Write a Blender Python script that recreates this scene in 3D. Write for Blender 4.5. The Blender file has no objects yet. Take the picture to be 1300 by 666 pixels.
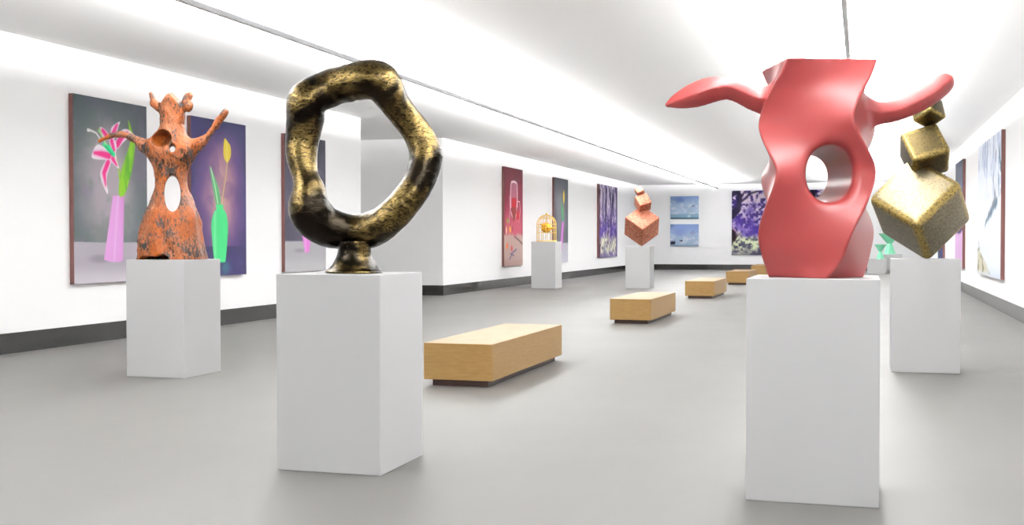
import bpy, bmesh, math, random
import numpy as np
from mathutils import Vector, Matrix

random.seed(4)
C = bpy.context.scene.collection
YAW = 0.295908                       # the camera looks this far to the left of the hall's axis
EYE = 1.5
CEIL = 4.24
XL, XR = -10.79, 2.79                # side walls
YF, YB = 57.2, -5.0                  # far wall, wall behind the camera
GAP0, GAP1 = 23.72, 29.01            # side passage in the left wall
PED = 1.277

def lin(c):
    return tuple(((v/255)/12.92 if v/255 <= 0.04045 else (((v/255)+0.055)/1.055)**2.4) for v in c)

# ------------------------------------------------------------------ objects
def link(name, me, mat=None, parent=None, loc=None):
    o = bpy.data.objects.new(name, me); C.objects.link(o)
    if mat is not None and me is not None and not me.materials: me.materials.append(mat)
    if parent is not None: o.parent = parent
    if loc is not None: o.location = loc
    return o
def thing(name, label, cat, loc=(0,0,0), rz=0, group=None):
    o = bpy.data.objects.new(name, None); C.objects.link(o)
    o.empty_display_size = .1
    o.location = loc; o.rotation_euler = (0,0,rz)
    o['label'] = label; o['category'] = cat
    if group: o['group'] = group
    return o
def tag(o, label, cat, group=None):
    o['label'] = label; o['category'] = cat
    if group: o['group'] = group
    return o
def struct(name, bm, mat):
    o = obj(name, bm, mat); o['kind'] = 'structure'; return o
def obj(name, bm, mat, parent=None, smooth=False):
    me = bpy.data.meshes.new(name)
    bmesh.ops.recalc_face_normals(bm, faces=bm.faces)
    bm.to_mesh(me); bm.free()
    if smooth:
        for p in me.polygons: p.use_smooth = True
    return link(name, me, mat, parent)
def box(bm, x0, x1, y0, y1, z0, z1, bev=0, seg=2):
    r = bmesh.ops.create_cube(bm, size=1)
    for v in r['verts']:
        v.co = Vector((x0+(v.co.x+.5)*(x1-x0), y0+(v.co.y+.5)*(y1-y0), z0+(v.co.z+.5)*(z1-z0)))
    if bev:
        es = set(e for v in r['verts'] for e in v.link_edges)
        bmesh.ops.bevel(bm, geom=list(es), offset=bev, segments=seg, profile=.5, affect='EDGES')
    return bm
def nb(): return bmesh.new()
def tube(bm, pts, rad, seg=8, closed=False):
    n = len(pts); pts = [Vector(p) for p in pts]; rings = []
    up0 = None
    for i, p in enumerate(pts):
        a = pts[(i-1) % n] if (closed or i > 0) else p
        b = pts[(i+1) % n] if (closed or i < n-1) else p
        t = (b-a).normalized()
        if up0 is None:
            up0 = t.orthogonal().normalized()
        up0 = (up0 - t*up0.dot(t)).normalized()
        s = t.cross(up0)
        r = rad[i] if hasattr(rad, '__len__') else rad
        rings.append([bm.verts.new(p + (up0*math.cos(k*2*math.pi/seg)+s*math.sin(k*2*math.pi/seg))*r) for k in range(seg)])
    for i in range(n if closed else n-1):
        A, B = rings[i], rings[(i+1) % n]
        for k in range(seg):
            bm.faces.new((A[k], A[(k+1) % seg], B[(k+1) % seg], B[k]))
    if not closed:
        bm.faces.new(rings[0][::-1]); bm.faces.new(rings[-1])
    return bm

# ------------------------------------------------------------------ materials
def newmat(name):
    m = bpy.data.materials.new(name); m.use_nodes = True
    nt = m.node_tree; return m, nt, nt.nodes['Principled BSDF']
def mix(nt, fac, a, b, kind='RGBA'):
    n = nt.nodes.new('ShaderNodeMix'); n.data_type = kind
    i = {'RGBA': (6, 7, 2), 'FLOAT': (2, 3, 0)}[kind]
    for k, v in ((i[0], a), (i[1], b)):
        if hasattr(v, 'is_output'): nt.links.new(v, n.inputs[k])
        else: n.inputs[k].default_value = v if kind == 'FLOAT' else (*v, 1)
    if hasattr(fac, 'is_output'): nt.links.new(fac, n.inputs[0])
    else: n.inputs[0].default_value = fac
    return n.outputs[i[2]]
def noise(nt, scale, detail=4, rough=.5, stretch=None, dist=0):
    tc = nt.nodes.new('ShaderNodeTexCoord'); out = tc.outputs['Object']
    if stretch:
        mp = nt.nodes.new('ShaderNodeMapping'); mp.inputs['Scale'].default_value = stretch
        nt.links.new(out, mp.inputs['Vector']); out = mp.outputs['Vector']
    n = nt.nodes.new('ShaderNodeTexNoise'); n.inputs['Scale'].default_value = scale
    n.inputs['Detail'].default_value = detail; n.inputs['Roughness'].default_value = rough
    n.inputs['Distortion'].default_value = dist
    nt.links.new(out, n.inputs['Vector']); return n.outputs['Fac']
def ramp(nt, src, stops):
    r = nt.nodes.new('ShaderNodeValToRGB'); e = r.color_ramp.elements
    while len(e) < len(stops): e.new(.5)
    for k, (p, c) in enumerate(stops):
        e[k].position = p; e[k].color = (*c, 1) if len(c) == 3 else c
    nt.links.new(src, r.inputs['Fac']); return r.outputs['Color']
def bump(nt, bs, src, strength, dist=.02):
    b = nt.nodes.new('ShaderNodeBump'); b.inputs['Strength'].default_value = strength
    b.inputs['Distance'].default_value = dist
    nt.links.new(src, b.inputs['Height']); nt.links.new(b.outputs['Normal'], bs.inputs['Normal'])
def plain(name, col, rough=.5, metal=0, spec=.5):
    m, nt, bs = newmat(name)
    bs.inputs['Base Color'].default_value = (*col, 1); bs.inputs['Roughness'].default_value = rough
    bs.inputs['Metallic'].default_value = metal; bs.inputs['Specular IOR Level'].default_value = spec
    return m
def emit(name, col, s):
    m, nt, bs = newmat(name)
    bs.inputs['Base Color'].default_value = (.9, .9, .9, 1)
    bs.inputs['Emission Color'].default_value = (*col, 1); bs.inputs['Emission Strength'].default_value = s
    return m

M = {}
def mk_paint(name, col, rough, var=.015, spec=.3):
    m, nt, bs = newmat(name)
    f = noise(nt, 1.3, 3)
    c = mix(nt, f, tuple(v*(1-var) for v in col), tuple(min(1, v*(1+var)) for v in col))
    nt.links.new(c, bs.inputs['Base Color']); bs.inputs['Roughness'].default_value = rough
    bs.inputs['Specular IOR Level'].default_value = spec
    return m
M['wall'] = mk_paint('wall_paint', (.92, .92, .92), .7, .005, .2)
M['farwall'] = mk_paint('far_wall_paint', (.86, .86, .865), .7, .005, .2)
M['backwall'] = mk_paint('back_wall_paint', (.90, .90, .90), .7, .01, .2)
M['ceil'] = mk_paint('ceiling_paint', (.86, .857, .853), .8, .005, .1)
M['ped'] = mk_paint('pedestal_paint', (.475, .475, .478), .55, .01, .3)
M['base'] = plain('baseboard_gloss', (.012, .012, .011), .12, 0, .5)
def mk_floor():
    m, nt, bs = newmat('polished_floor')
    f = noise(nt, .45, 5, .55); g = noise(nt, 2.2, 4, .6, (1, .35, 1))
    c = mix(nt, f, (.106, .101, .096), (.121, .116, .110)); c = mix(nt, .25, c, ramp(nt, g, [(.3, (.099, .095, .090)), (.7, (.126, .121, .116))]))
    nt.links.new(c, bs.inputs['Base Color'])
    r = mix(nt, f, .46, .56, 'FLOAT'); nt.links.new(r, bs.inputs['Roughness'])
    bs.inputs['Specular IOR Level'].default_value = .5
    return m
M['floor'] = mk_floor()
def mk_oak(name, a, b, dark):
    m, nt, bs = newmat(name)
    g = noise(nt, 3.0, 6, .65, (2.2, 2.2, 42), .6); h = noise(nt, 9, 3, .5, (1.2, 1.2, 60))
    c = mix(nt, ramp(nt, g, [(.3, (0, 0, 0)), (.7, (1, 1, 1))]), a, b)
    c = mix(nt, ramp(nt, h, [(.56, (0, 0, 0)), (.8, (.6, .6, .6))]), c, dark)
    nt.links.new(c, bs.inputs['Base Color']); bs.inputs['Roughness'].default_value = .42
    bs.inputs['Specular IOR Level'].default_value = .35
    bump(nt, bs, g, .06, .01)
    return m
M['oak'] = mk_oak('light_oak', (.205, .112, .029), (.275, .168, .056), (.14, .068, .016))
M['walnut'] = mk_oak('dark_plinth_wood', (.022, .008, .005), (.04, .014, .008), (.012, .005, .003))
M['edge'] = mk_oak('red_brown_panel_edge', (.125, .048, .043), (.155, .06, .053), (.095, .035, .032))
M['lampgrey'] = plain('lamp_housing_grey', (.90, .90, .90), .5)
M['diff'] = emit('lamp_diffuser', (1, 1, 1), 48.0)
M['up'] = emit('lamp_uplight', (1, 1, 1), 665.0)
M['lampside'] = plain('lamp_side_grey', (.07, .07, .072), .5)
def mk_pink():
    m, nt, bs = newmat('coral_pink_lacquer')
    f = noise(nt, 1.7, 2)
    nt.links.new(mix(nt, f, (.262, .037, .036), (.28, .041, .040)), bs.inputs['Base Color'])
    bs.inputs['Roughness'].default_value = .32; bs.inputs['Specular IOR Level'].default_value = .42
    return m
M['pink'] = mk_pink()
def mk_bronze():
    m, nt, bs = newmat('dark_gold_bronze')
    a = noise(nt, 2.6, 3, .5, None, .6); b = noise(nt, 17, 5, .62, (1, 1, 2.2), 2.2); d = noise(nt, 60, 3, .6)
    c = mix(nt, ramp(nt, a, [(.47, (0, 0, 0)), (.60, (1, 1, 1))]), (.008, .0065, .0045), (.15, .106, .038))
    c = mix(nt, ramp(nt, b, [(.48, (0, 0, 0)), (.58, (.9, .9, .9))]), c, (.008, .006, .004))
    nt.links.new(c, bs.inputs['Base Color']); bs.inputs['Metallic'].default_value = 1
    nt.links.new(mix(nt, b, .14, .26, 'FLOAT'), bs.inputs['Roughness'])
    bump(nt, bs, mix(nt, .25, b, d, 'FLOAT'), .45, .008)
    return m
M['bronze'] = mk_bronze()
def mk_gold(name, face, dark, edge, lo=.74, hi=.93):
    m, nt, bs = newmat(name)
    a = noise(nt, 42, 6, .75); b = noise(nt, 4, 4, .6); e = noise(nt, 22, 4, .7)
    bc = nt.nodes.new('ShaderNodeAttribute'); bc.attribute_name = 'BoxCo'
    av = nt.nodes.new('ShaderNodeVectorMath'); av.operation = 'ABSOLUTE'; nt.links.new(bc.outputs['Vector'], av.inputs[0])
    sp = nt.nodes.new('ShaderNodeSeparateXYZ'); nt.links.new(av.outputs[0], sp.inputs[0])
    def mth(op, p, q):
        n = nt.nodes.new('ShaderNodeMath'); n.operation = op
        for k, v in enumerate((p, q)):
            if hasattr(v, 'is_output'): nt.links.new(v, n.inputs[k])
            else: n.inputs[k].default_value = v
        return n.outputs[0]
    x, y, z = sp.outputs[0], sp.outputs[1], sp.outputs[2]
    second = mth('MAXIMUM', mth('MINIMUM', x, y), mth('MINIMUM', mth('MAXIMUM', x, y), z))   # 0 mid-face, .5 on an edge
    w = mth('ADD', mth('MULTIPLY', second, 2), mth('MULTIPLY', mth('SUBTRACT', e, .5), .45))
    glint = ramp(nt, w, [(lo, (0, 0, 0)), (hi, (1, 1, 1))])  # reflected ceiling light on the edges, painted in as brighter gold
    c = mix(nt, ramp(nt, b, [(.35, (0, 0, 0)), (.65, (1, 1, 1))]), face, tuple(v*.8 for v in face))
    c = mix(nt, glint, c, edge)
    c = mix(nt, ramp(nt, a, [(.49, (0, 0, 0)), (.60, (.85, .85, .85))]), c, dark)
    nt.links.new(c, bs.inputs['Base Color']); bs.inputs['Metallic'].default_value = 1
    nt.links.new(mix(nt, a, .30, .50, 'FLOAT'), bs.inputs['Roughness'])
    bump(nt, bs, a, .10, .008)
    return m
M['gold_shaded'] = mk_gold('shade_darkened_gold', (.085, .064, .027), (.02, .014, .008), (.34, .25, .085), .66, .95)  # darker gold copy: shade and dark reflections of the upper blocks in its colour
M['gold'] = mk_gold('gold_leaf_edge_glint', (.20, .168, .108), (.05, .036, .016), (.40, .285, .09))
def mk_copper():
    m, nt, bs = newmat('speckled_copper')
    a = noise(nt, 19, 5, .8)
    c = ramp(nt, a, [(.40, (.11, .028, .013)), (.5, (.36, .105, .05)), (.60, (.56, .24, .15))])
    nt.links.new(c, bs.inputs['Base Color']); bs.inputs['Metallic'].default_value = .35
    bs.inputs['Roughness'].default_value = .5
    bump(nt, bs, a, .15, .01)
    return m
M['copper'] = mk_copper()
def mk_burl():
    m, nt, bs = newmat('orange_brown_bark_wood')
    a = noise(nt, 27, 8, .75, (1.5, 1.5, .6), .6); b = noise(nt, 3.2, 4, .6); d = noise(nt, 42, 5, .75, (1.5, 1.5, .6)); e = noise(nt, 5, 3, .5)
    c = mix(nt, ramp(nt, b, [(.42, (0, 0, 0)), (.60, (1, 1, 1))]), (.27, .060, .004), (.29, .105, .045))
    c = mix(nt, ramp(nt, d, [(.48, (0, 0, 0)), (.62, (.75, .75, .75))]), c, (.095, .02, .004))
    s2 = nt.nodes.new('ShaderNodeMath'); s2.operation = 'MULTIPLY_ADD'; s2.inputs[1].default_value = .55
    nt.links.new(e, s2.inputs[0]); nt.links.new(a, s2.inputs[2])
    c = mix(nt, ramp(nt, s2.outputs[0], [(.80, (0, 0, 0)), (.85, (1, 1, 1))]), c, (.006, .006, .006))
    nt.links.new(c, bs.inputs['Base Color']); bs.inputs['Roughness'].default_value = .40
    bs.inputs['Specular IOR Level'].default_value = .22
    bump(nt, bs, a, .6, .02)
    return m
M['burl'] = mk_burl()
M['wire'] = plain('gold_wire', (.85, .60, .16), .28, 1)
def mk_ball():
    m, nt, bs = newmat('crumpled_yellow_gold')
    a = noise(nt, 14, 4, .6)
    nt.links.new(ramp(nt, a, [(.38, (.28, .10, .005)), (.52, (.80, .40, .01)), (.66, (1, .68, .06))]), bs.inputs['Base Color'])
    bs.inputs['Metallic'].default_value = .4; bs.inputs['Roughness'].default_value = .35
    return m
M['ballgold'] = mk_ball()
def mk_green():
    m, nt, bs = newmat('mint_green_glaze')
    nt.links.new(mix(nt, noise(nt, 2, 2), (.17, .60, .36), (.24, .70, .45)), bs.inputs['Base Color'])
    bs.inputs['Roughness'].default_value = .3
    return m
M['mint'] = mk_green()
def mk_print():
    m, nt, bs = newmat('printed_picture')
    at = nt.nodes.new('ShaderNodeVertexColor'); at.layer_name = 'Ink'
    nt.links.new(at.outputs['Color'], bs.inputs['Base Color'])
    bs.inputs['Roughness'].default_value = .6; bs.inputs['Specular IOR Level'].default_value = .06
    return m
M['print'] = mk_print()

# ------------------------------------------------------------------ setting
struct('floor', box(nb(), -13.9, XR+.3, YB-.3, YF+.3, -.2, 0), M['floor'])
struct('ceiling', box(nb(), -13.9, XR+.3, YB-.3, YF+.3, CEIL, CEIL+.2), M['ceil'])
b = nb(); box(b, XL-.25, XL, YB, GAP0, 0, CEIL); struct('wall_left_near', b, M['wall'])
b = nb(); box(b, -13.6, XL, GAP1, YF, 0, CEIL); struct('wall_left_far', b, M['wall'])
struct('wall_right', box(nb(), XR, XR+.25, YB, YF, 0, CEIL), M['wall'])
struct('wall_far', box(nb(), XL, XR+.25, YF, YF+.25, 0, CEIL), M['farwall'])
struct('wall_back', box(nb(), XL-.25, XR+.25, YB-.25, YB, 0, CEIL), M['backwall'])
struct('wall_passage_end', box(nb(), -13.6, -13.4, GAP0, GAP1, 0, CEIL), M['wall'])
struct('wall_passage_side', box(nb(), -13.6, XL-.25, GAP0-.2, GAP0, 0, CEIL), M['wall'])
BH, BT = .272, .016
struct('baseboard_left_near', box(nb(), XL, XL+BT, YB, GAP0, 0, BH), M['base'])
struct('baseboard_left_far', box(nb(), XL, XL+BT, GAP1-BT, YF-BT, 0, BH), M['base'])
struct('baseboard_passage', box(nb(), -13.4, XL, GAP1-BT, GAP1, 0, BH), M['base'])
struct('baseboard_right', box(nb(), XR-BT, XR, YB, YF-BT, 0, BH), M['base'])
struct('baseboard_far', box(nb(), XL+BT, XR-BT, YF-BT, YF, 0, BH), M['base'])

# ------------------------------------------------------------------ ceiling lamps
def strip(bm, x0, x1, y0, y1, z, n, up):
    for k in range(n):
        a, c = y0+(y1-y0)*k/n, y0+(y1-y0)*(k+1)/n
        vs = [bm.verts.new(p) for p in ((x0, a, z), (x1, a, z), (x1, c, z), (x0, c, z))]
        bm.faces.new(vs if up else vs[::-1])
def flat_obj(name, bm, mat, parent):
    me = bpy.data.meshes.new(name); bm.to_mesh(me); bm.free(); return link(name, me, mat, parent)
def lamp(x, label):
    zb, y0, y1 = 3.9, -3.0, 55.2
    t = thing('linear_ceiling_light', label, 'ceiling light', (x, 0, zb), 0, 'ceiling light lines')
    b = nb()
    box(b, -.085, -.07, y0, y1, 0, .035); box(b, .07, .125, y0, y1, 0, .035)
    box(b, -.07, .11, y0, y1, .010, .022); obj('housing', b, M['lampgrey'], t)
    b = nb(); box(b, .125, .127, y0, y1, 0, .058); box(b, -.087, -.085, y0, y1, 0, .058); obj('side_plate', b, M['lampside'], t)
    b = nb(); strip(b, -.07, .07, y0, y1, .004, 66, False); flat_obj('diffuser', b, M['diff'], t)
    b = nb()                                              # a gently arched uplight tube cover, open to the ceiling
    R, al, K = .08/math.sin(1.05), 1.05, 8
    pr = [(.02+R*math.sin(-al+2*al*k/K), .066-R*(1-math.cos(-al+2*al*k/K))) for k in range(K+1)]
    for q in range(66):
        a, c = y0+(y1-y0)*q/66, y0+(y1-y0)*(q+1)/66
        for (xa, za), (xb, zb_) in zip(pr, pr[1:]):
            b.faces.new([b.verts.new(p) for p in ((xa, a, za), (xb, a, zb_), (xb, c, zb_), (xa, c, za))])
    flat_obj('uplight', b, M['up'], t)
    for y in np.arange(y0+1, y1, 8.0):
        b = nb(); box(b, -.01, .01, y-.01, y+.01, .035, CEIL-zb); obj('hanger', b, M['lampgrey'], t)
lamp(-6.68, 'long white ceiling light line on the wood sculpture side, running to the two sky prints')
lamp(-.28, 'long white ceiling light line directly above the coral pink sculpture')

# ------------------------------------------------------------------ pedestals and benches
def pedestal(label, x, y, h=PED, w=.734, d=.734):
    o = obj('pedestal', box(nb(), -w/2, w/2, -d/2, d/2, 0, h, .003, 1), M['ped'])
    o.location = (x, y, 0)
    return tag(o, label, 'pedestal', 'white sculpture pedestals')
pedestal('white box pedestal carrying the dark bronze ring', -3.285, 7.067)
pedestal('white box pedestal under the coral pink armed sculpture', -.265, 7.055)
pedestal('white box pedestal carrying the orange-brown wooden figure', -7.383, 11.2, 1.285)
pedestal('white box pedestal under the three stacked gold cubes', .695, 14.03)
pedestal('white box pedestal under the speckled copper cube stack', -6.60, 35.3, 1.297, .76, .76)
pedestal('white box pedestal carrying the small gold birdcage', -9.39, 34.5, 1.44, .78, .76)
pedestal('low white plinth under the smaller green double cone', .65, 53.1, .644, .8, .8)
pedestal('low white plinth under the taller green double cone, second from the pink sculpture', 1.36, 54.6, .84, .8, .8)

def bench():
    t = thing('gallery_bench', '', 'bench')
    obj('seat_block', box(nb(), -.37, .37, -1.41, 1.41, .068, .443, .004, 1), M['oak'], t)
    obj('plinth', box(nb(), -.30, .30, -1.335, 1.335, 0, .068), M['walnut'], t)
    return t
def dup(root):
    r = root.copy(); C.objects.link(r)
    for ch in list(root.children):
        c = ch.copy(); C.objects.link(c); c.parent = r
    return r
BL = ['light oak block bench nearest the camera, right of the ring pedestal',
      'second light oak block bench of the row, in front of the copper cube pedestal',
      'third light oak block bench, middle one of the row of five',
      'fourth light oak block bench of the row, left of the coral pink pedestal',
      'farthest light oak block bench, mostly hidden behind the coral pink sculpture']
b0 = bench()
for i, y in enumerate((12.405, 21.53, 30.66, 39.89, 49.0)):
    o = b0 if i == 0 else dup(b0)
    o.location = (-3.933, y, 0); o['label'] = BL[i]; o['group'] = 'oak benches in a row'

# ------------------------------------------------------------------ surface from a distance field
def grid_surface(name, f, lo, hi, h, mat, parent=None, newton=3, flat_z=None):
    lo = np.array(lo, float); n = np.ceil((np.array(hi)-lo)/h).astype(int)+1
    ax = [lo[i]+h*np.arange(n[i]) for i in range(3)]
    X, Y, Z = np.meshgrid(*ax, indexing='ij')
    F = f(X.ravel(), Y.ravel(), Z.ravel()).reshape(n)
    S = F < 0
    cn = n-1
    def cor(A, i, j, k): return A[i:i+cn[0], j:j+cn[1], k:k+cn[2]]
    cnt = sum(cor(S, i, j, k).astype(np.int8) for i in (0, 1) for j in (0, 1) for k in (0, 1))
    act = (cnt > 0) & (cnt < 8)
    idx = -np.ones(cn, int); ids = np.argwhere(act); idx[act] = np.arange(len(ids))
    P = np.zeros((len(ids), 3)); W = np.zeros(len(ids))
    cs = [(i, j, k) for i in (0, 1) for j in (0, 1) for k in (0, 1)]
    val = {c: F[ids[:, 0]+c[0], ids[:, 1]+c[1], ids[:, 2]+c[2]] for c in cs}
    for a in cs:
        for d in range(3):
            if a[d] == 0:
                b2 = list(a); b2[d] = 1; b2 = tuple(b2)
                va, vb = val[a], val[b2]; m = (va < 0) != (vb < 0)
                t = np.where(m, va/np.where(m, va-vb, 1), 0)
                q = np.tile(np.array(a, float), (len(ids), 1)); q[:, d] += t
                P += q*m[:, None]; W += m
    P = lo+h*(ids+P/W[:, None])
    faces = []
    for d in range(3):
        e1, e2 = [(1, 2), (2, 0), (0, 1)][d]
        sl = [slice(1, n[q]-1) for q in range(3)]; sl[d] = slice(0, n[d]-1)
        A = S[tuple(sl)]; sl2 = list(sl); sl2[d] = slice(1, n[d]); B = S[tuple(sl2)]
        ch = np.argwhere(A != B)
        inside = A[tuple(ch.T)]
        ch = ch+np.array([0 if q == d else 1 for q in range(3)])
        def cell(o1, o2):
            c = ch.copy(); c[:, e1] += o1; c[:, e2] += o2
            return idx[c[:, 0], c[:, 1], c[:, 2]]
        q = np.stack([cell(-1, -1), cell(0, -1), cell(0, 0), cell(-1, 0)], 1)
        q = np.where(inside[:, None], q, q[:, ::-1]); faces.append(q)
    Q = np.concatenate(faces); Q = Q[(Q >= 0).all(1)]
    def grad(P):
        e = h*.35; g = np.empty_like(P)
        for d in range(3):
            q = P.copy(); q[:, d] += e; r = P.copy(); r[:, d] -= e
            g[:, d] = (f(*q.T)-f(*r.T))/(2*e)
        return g
    for _ in range(newton):
        g = grad(P); v = f(*P.T); gn = (g*g).sum(1)+1e-9
        st = -(v/gn)[:, None]*g; ln = np.linalg.norm(st, axis=1)
        P = P+st*np.minimum(1, h*.4/(ln+1e-12))[:, None]
    if flat_z is not None:
        P[:, 2] = np.maximum(P[:, 2], flat_z)
    N = grad(P); N /= np.linalg.norm(N, axis=1)[:, None]+1e-9
    me = bpy.data.meshes.new(name)
    me.vertices.add(len(P)); me.vertices.foreach_set('co', P.ravel().astype(np.float32))
    me.loops.add(len(Q)*4); me.loops.foreach_set('vertex_index', Q.ravel().astype(np.int32))
    me.polygons.add(len(Q)); me.polygons.foreach_set('loop_start', (np.arange(len(Q))*4).astype(np.int32))
    me.update(calc_edges=True); me.validate()
    for p in me.polygons: p.use_smooth = True
    me.normals_split_custom_set_from_vertices([tuple(v) for v in N])
    return link(name, me, mat, parent)
def smin(a, b, k):
    h = np.maximum(k-np.abs(a-b), 0)/k
    return np.minimum(a, b)-h*h*k*.25
def smax(a, b, k): return -smin(-a, -b, k)
def capsule(x, y, z, A, B, ra, rb):
    A = np.array(A, float); B = np.array(B, float); d = B-A
    t = np.clip(((x-A[0])*d[0]+(y-A[1])*d[1]+(z-A[2])*d[2])/(d@d), 0, 1)
    return np.sqrt((x-A[0]-t*d[0])**2+(y-A[1]-t*d[1])**2+(z-A[2]-t*d[2])**2)-(ra+(rb-ra)*t)
def ridged(x, y, z, nodes, p=1.3, k=.006):
    # like chain(), but with a ridge along the front and the back of the limb
    f = None
    for i in range(len(nodes)-1):
        A, B = np.array(nodes[i][:3]), np.array(nodes[i+1][:3]); d = B-A; L = math.sqrt(d@d); d = d/L
        qx, qy, qz = x-A[0], y-A[1], z-A[2]
        t = qx*d[0]+qz*d[2]; tc = np.clip(t, 0, L); e = t-tc
        a = -qx*d[2]+qz*d[0]
        m = (np.abs(a)**p+(np.abs(qy)*.92)**p)**(1/p)
        c = np.sqrt(m*m+e*e)-(nodes[i][3]+(nodes[i+1][3]-nodes[i][3])*tc/L)
        f = c if f is None else smin(f, c, k)
    return f
def resample(nodes, m=4, closed=False):
    P = np.array(nodes, float); n = len(P); out = []
    for i in range(n if closed else n-1):
        q = [P[(i+j) % n] if closed else P[min(max(i+j, 0), n-1)] for j in (-1, 0, 1, 2)]
        for t in np.arange(m)/m:
            out.append(.5*(2*q[1]+(-q[0]+q[2])*t+(2*q[0]-5*q[1]+4*q[2]-q[3])*t*t+(-q[0]+3*q[1]-3*q[2]+q[3])*t**3))
    if not closed: out.append(P[-1])
    return [tuple(v) for v in out]
def chain(x, y, z, nodes, k=.03, closed=False):
    f = None; n = len(nodes)
    for i in range(n if closed else n-1):
        a, b2 = nodes[i], nodes[(i+1) % n]
        c = capsule(x, y, z, a[:3], b2[:3], a[3], b2[3])
        f = c if f is None else smin(f, c, k)
    return f
def spline(zq, zs, vals):
    zs = np.array(zs, float); vals = np.array(vals, float); n = len(zs); h = np.diff(zs)
    A = np.zeros((n, n)); B = np.zeros(n); A[0, 0] = A[-1, -1] = 1
    for i in range(1, n-1):
        A[i, i-1] = h[i-1]; A[i, i] = 2*(h[i-1]+h[i]); A[i, i+1] = h[i]
        B[i] = 6*((vals[i+1]-vals[i])/h[i]-(vals[i]-vals[i-1])/h[i-1])
    m = np.linalg.solve(A, B)
    zc = np.clip(zq, zs[0], zs[-1]); i = np.clip(np.searchsorted(zs, zc)-1, 0, n-2); hh = h[i]
    a = (zs[i+1]-zc)/hh; b2 = (zc-zs[i])/hh
    return a*vals[i]+b2*vals[i+1]+((a**3-a)*m[i]+(b2**3-b2)*m[i+1])*hh*hh/6
class Noise3:
    def __init__(s, seed):
        s.t = np.random.RandomState(seed).rand(32, 32, 32).astype(np.float32)*2-1
    def __call__(s, x, y, z):
        xi, yi, zi = np.floor(x).astype(int), np.floor(y).astype(int), np.floor(z).astype(int)
        u, v, w = x-xi, y-yi, z-zi
        u, v, w = u*u*(3-2*u), v*v*(3-2*v), w*w*(3-2*w)
        r = 0
        for i in (0, 1):
            for j in (0, 1):
                for k in (0, 1):
                    r = r+s.t[(xi+i) % 32, (yi+j) % 32, (zi+k) % 32]*(u if i else 1-u)*(v if j else 1-v)*(w if k else 1-w)
        return r
def fbm(N, x, y, z, o=4, g=.5):
    a, r = 1, 0
    for i in range(o):
        r = r+a*N(x*2**i+7*i, y*2**i, z*2**i); a *= g
    return r

# ---- coral pink twisted block with a hole and two arms
ZP = np.array([0, .09, .179, .269, .359, .448, .538, .628, .717, .807, .896, .986, 1.076, 1.165, 1.255])
CU = [.007, .0089, .0075, .0115, .0119, .0078, .0052, .0083, .0131, .0145, .0132, .0154, .0161, .0164, .012]
RR = [.2852, .3313, .368, .3899, .3971, .3974, .3984, .3989, .3962, .395, .391, .3819, .372, .3686, .3737]
TH = [92.7, 82.5, 78.0, 74.4, 66.9, 58.2, 50.8, 49.4, 58.4, 68.6, 74.8, 70.6, 61.6, 50.7, 40.6]
LARM = [(-.12, 1.03, .105), (-.221, 1.045, .095), (-.329, 1.05, .076), (-.394, 1.069, .066), (-.455, 1.097, .062), (-.53, 1.12, .066), (-.619, 1.111, .076), (-.707, 1.083, .074), (-.782, 1.057, .057), (-.838, 1.039, .036), (-.883, 1.02, .011)]
RARM = [(.12, .985, .11), (.186, .98, .098), (.294, .982, .080), (.373, .972, .0675), (.476, .986, .0615), (.583, 1.03, .064), (.677, 1.082, .064), (.742, 1.131, .061), (.768, 1.153, .054)]
LA = resample([(u, .0, w, r) for u, w, r in LARM], 3); RA = resample([(u, .0, w, r) for u, w, r in RARM], 3)
def pink(x, y, z):
    cu = spline(z, ZP, CU); R = spline(z, ZP, RR); th = np.radians(spline(z, ZP, TH))
    a = -th+math.pi/4                               # corner direction -> face direction
    dx, dy = x-cu, y
    px = dx*np.cos(a)+dy*np.sin(a); py = -dx*np.sin(a)+dy*np.cos(a)
    rr = .016
    s = R/math.sqrt(2)-rr
    qx, qy = np.abs(px)-s, np.abs(py)-s
    f = np.sqrt(np.maximum(qx, 0)**2+np.maximum(qy, 0)**2)+np.minimum(np.maximum(qx, qy), 0)-rr
    f = f*.85
    t = np.clip((y+.28)/.56, 0, 1)
    rx, rz = .132-.012*t, .166-.032*t
    hz = .600+.004*t; hx = .016
    k = np.sqrt(((x-hx)/rx)**2+((z-hz)/rz)**2)
    f = smax(f, -(k-1)*.135, .05)
    ya = y*1.12
    ar = smin(ridged(x, ya, z, LA), ridged(x, ya, z, RA), .01)
    f = smin(f, ar, .06)
    f = np.maximum(f, z-1.255)
    return np.maximum(f, -z)
PK = thing('twisted_sculpture', 'glossy coral pink twisted block sculpture with a hole and two arms', 'sculpture', (-.265, 7.05, PED), YAW)
grid_surface('body', pink, (-.93, -.45, -.03), (.87, .45, 1.29), .0105, M['pink'], PK)

# ---- dark bronze ring
RING = [(-.293, 1.161, .130), (-.31, 1.039, .1273), (-.337, .891, .114), (-.337, .775, .1034), (-.303, .648, .0849), (-.275, .548, .1061), (-.275, .426, .1432), (-.201, .33, .1353), (-.085, .288, .1247), (.032, .277, .1167), (.138, .293, .1167), (.249, .356, .1087), (.356, .462, .1061), (.441, .579, .1061), (.489, .706, .1087), (.5, .817, .1087), (.436, .954, .0981), (.368, 1.044, .0955), (.305, 1.128, .1008), (.205, 1.276, .1326), (.104, 1.292, .1326), (-.012, 1.276, .1273), (-.145, 1.24, .1247)]
RN = [(u, .045*math.sin(i*.9), w, r*.975) for i, (u, w, r) in enumerate(RING)]
RN = resample(RN, 3, True)
N1 = Noise3(3)
def ring(x, y, z):
    f = chain(x, y, z, RN, .012, True)
    lump = fbm(N1, x*5, y*5, z*5, 3)
    return f-.0045*lump
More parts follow.
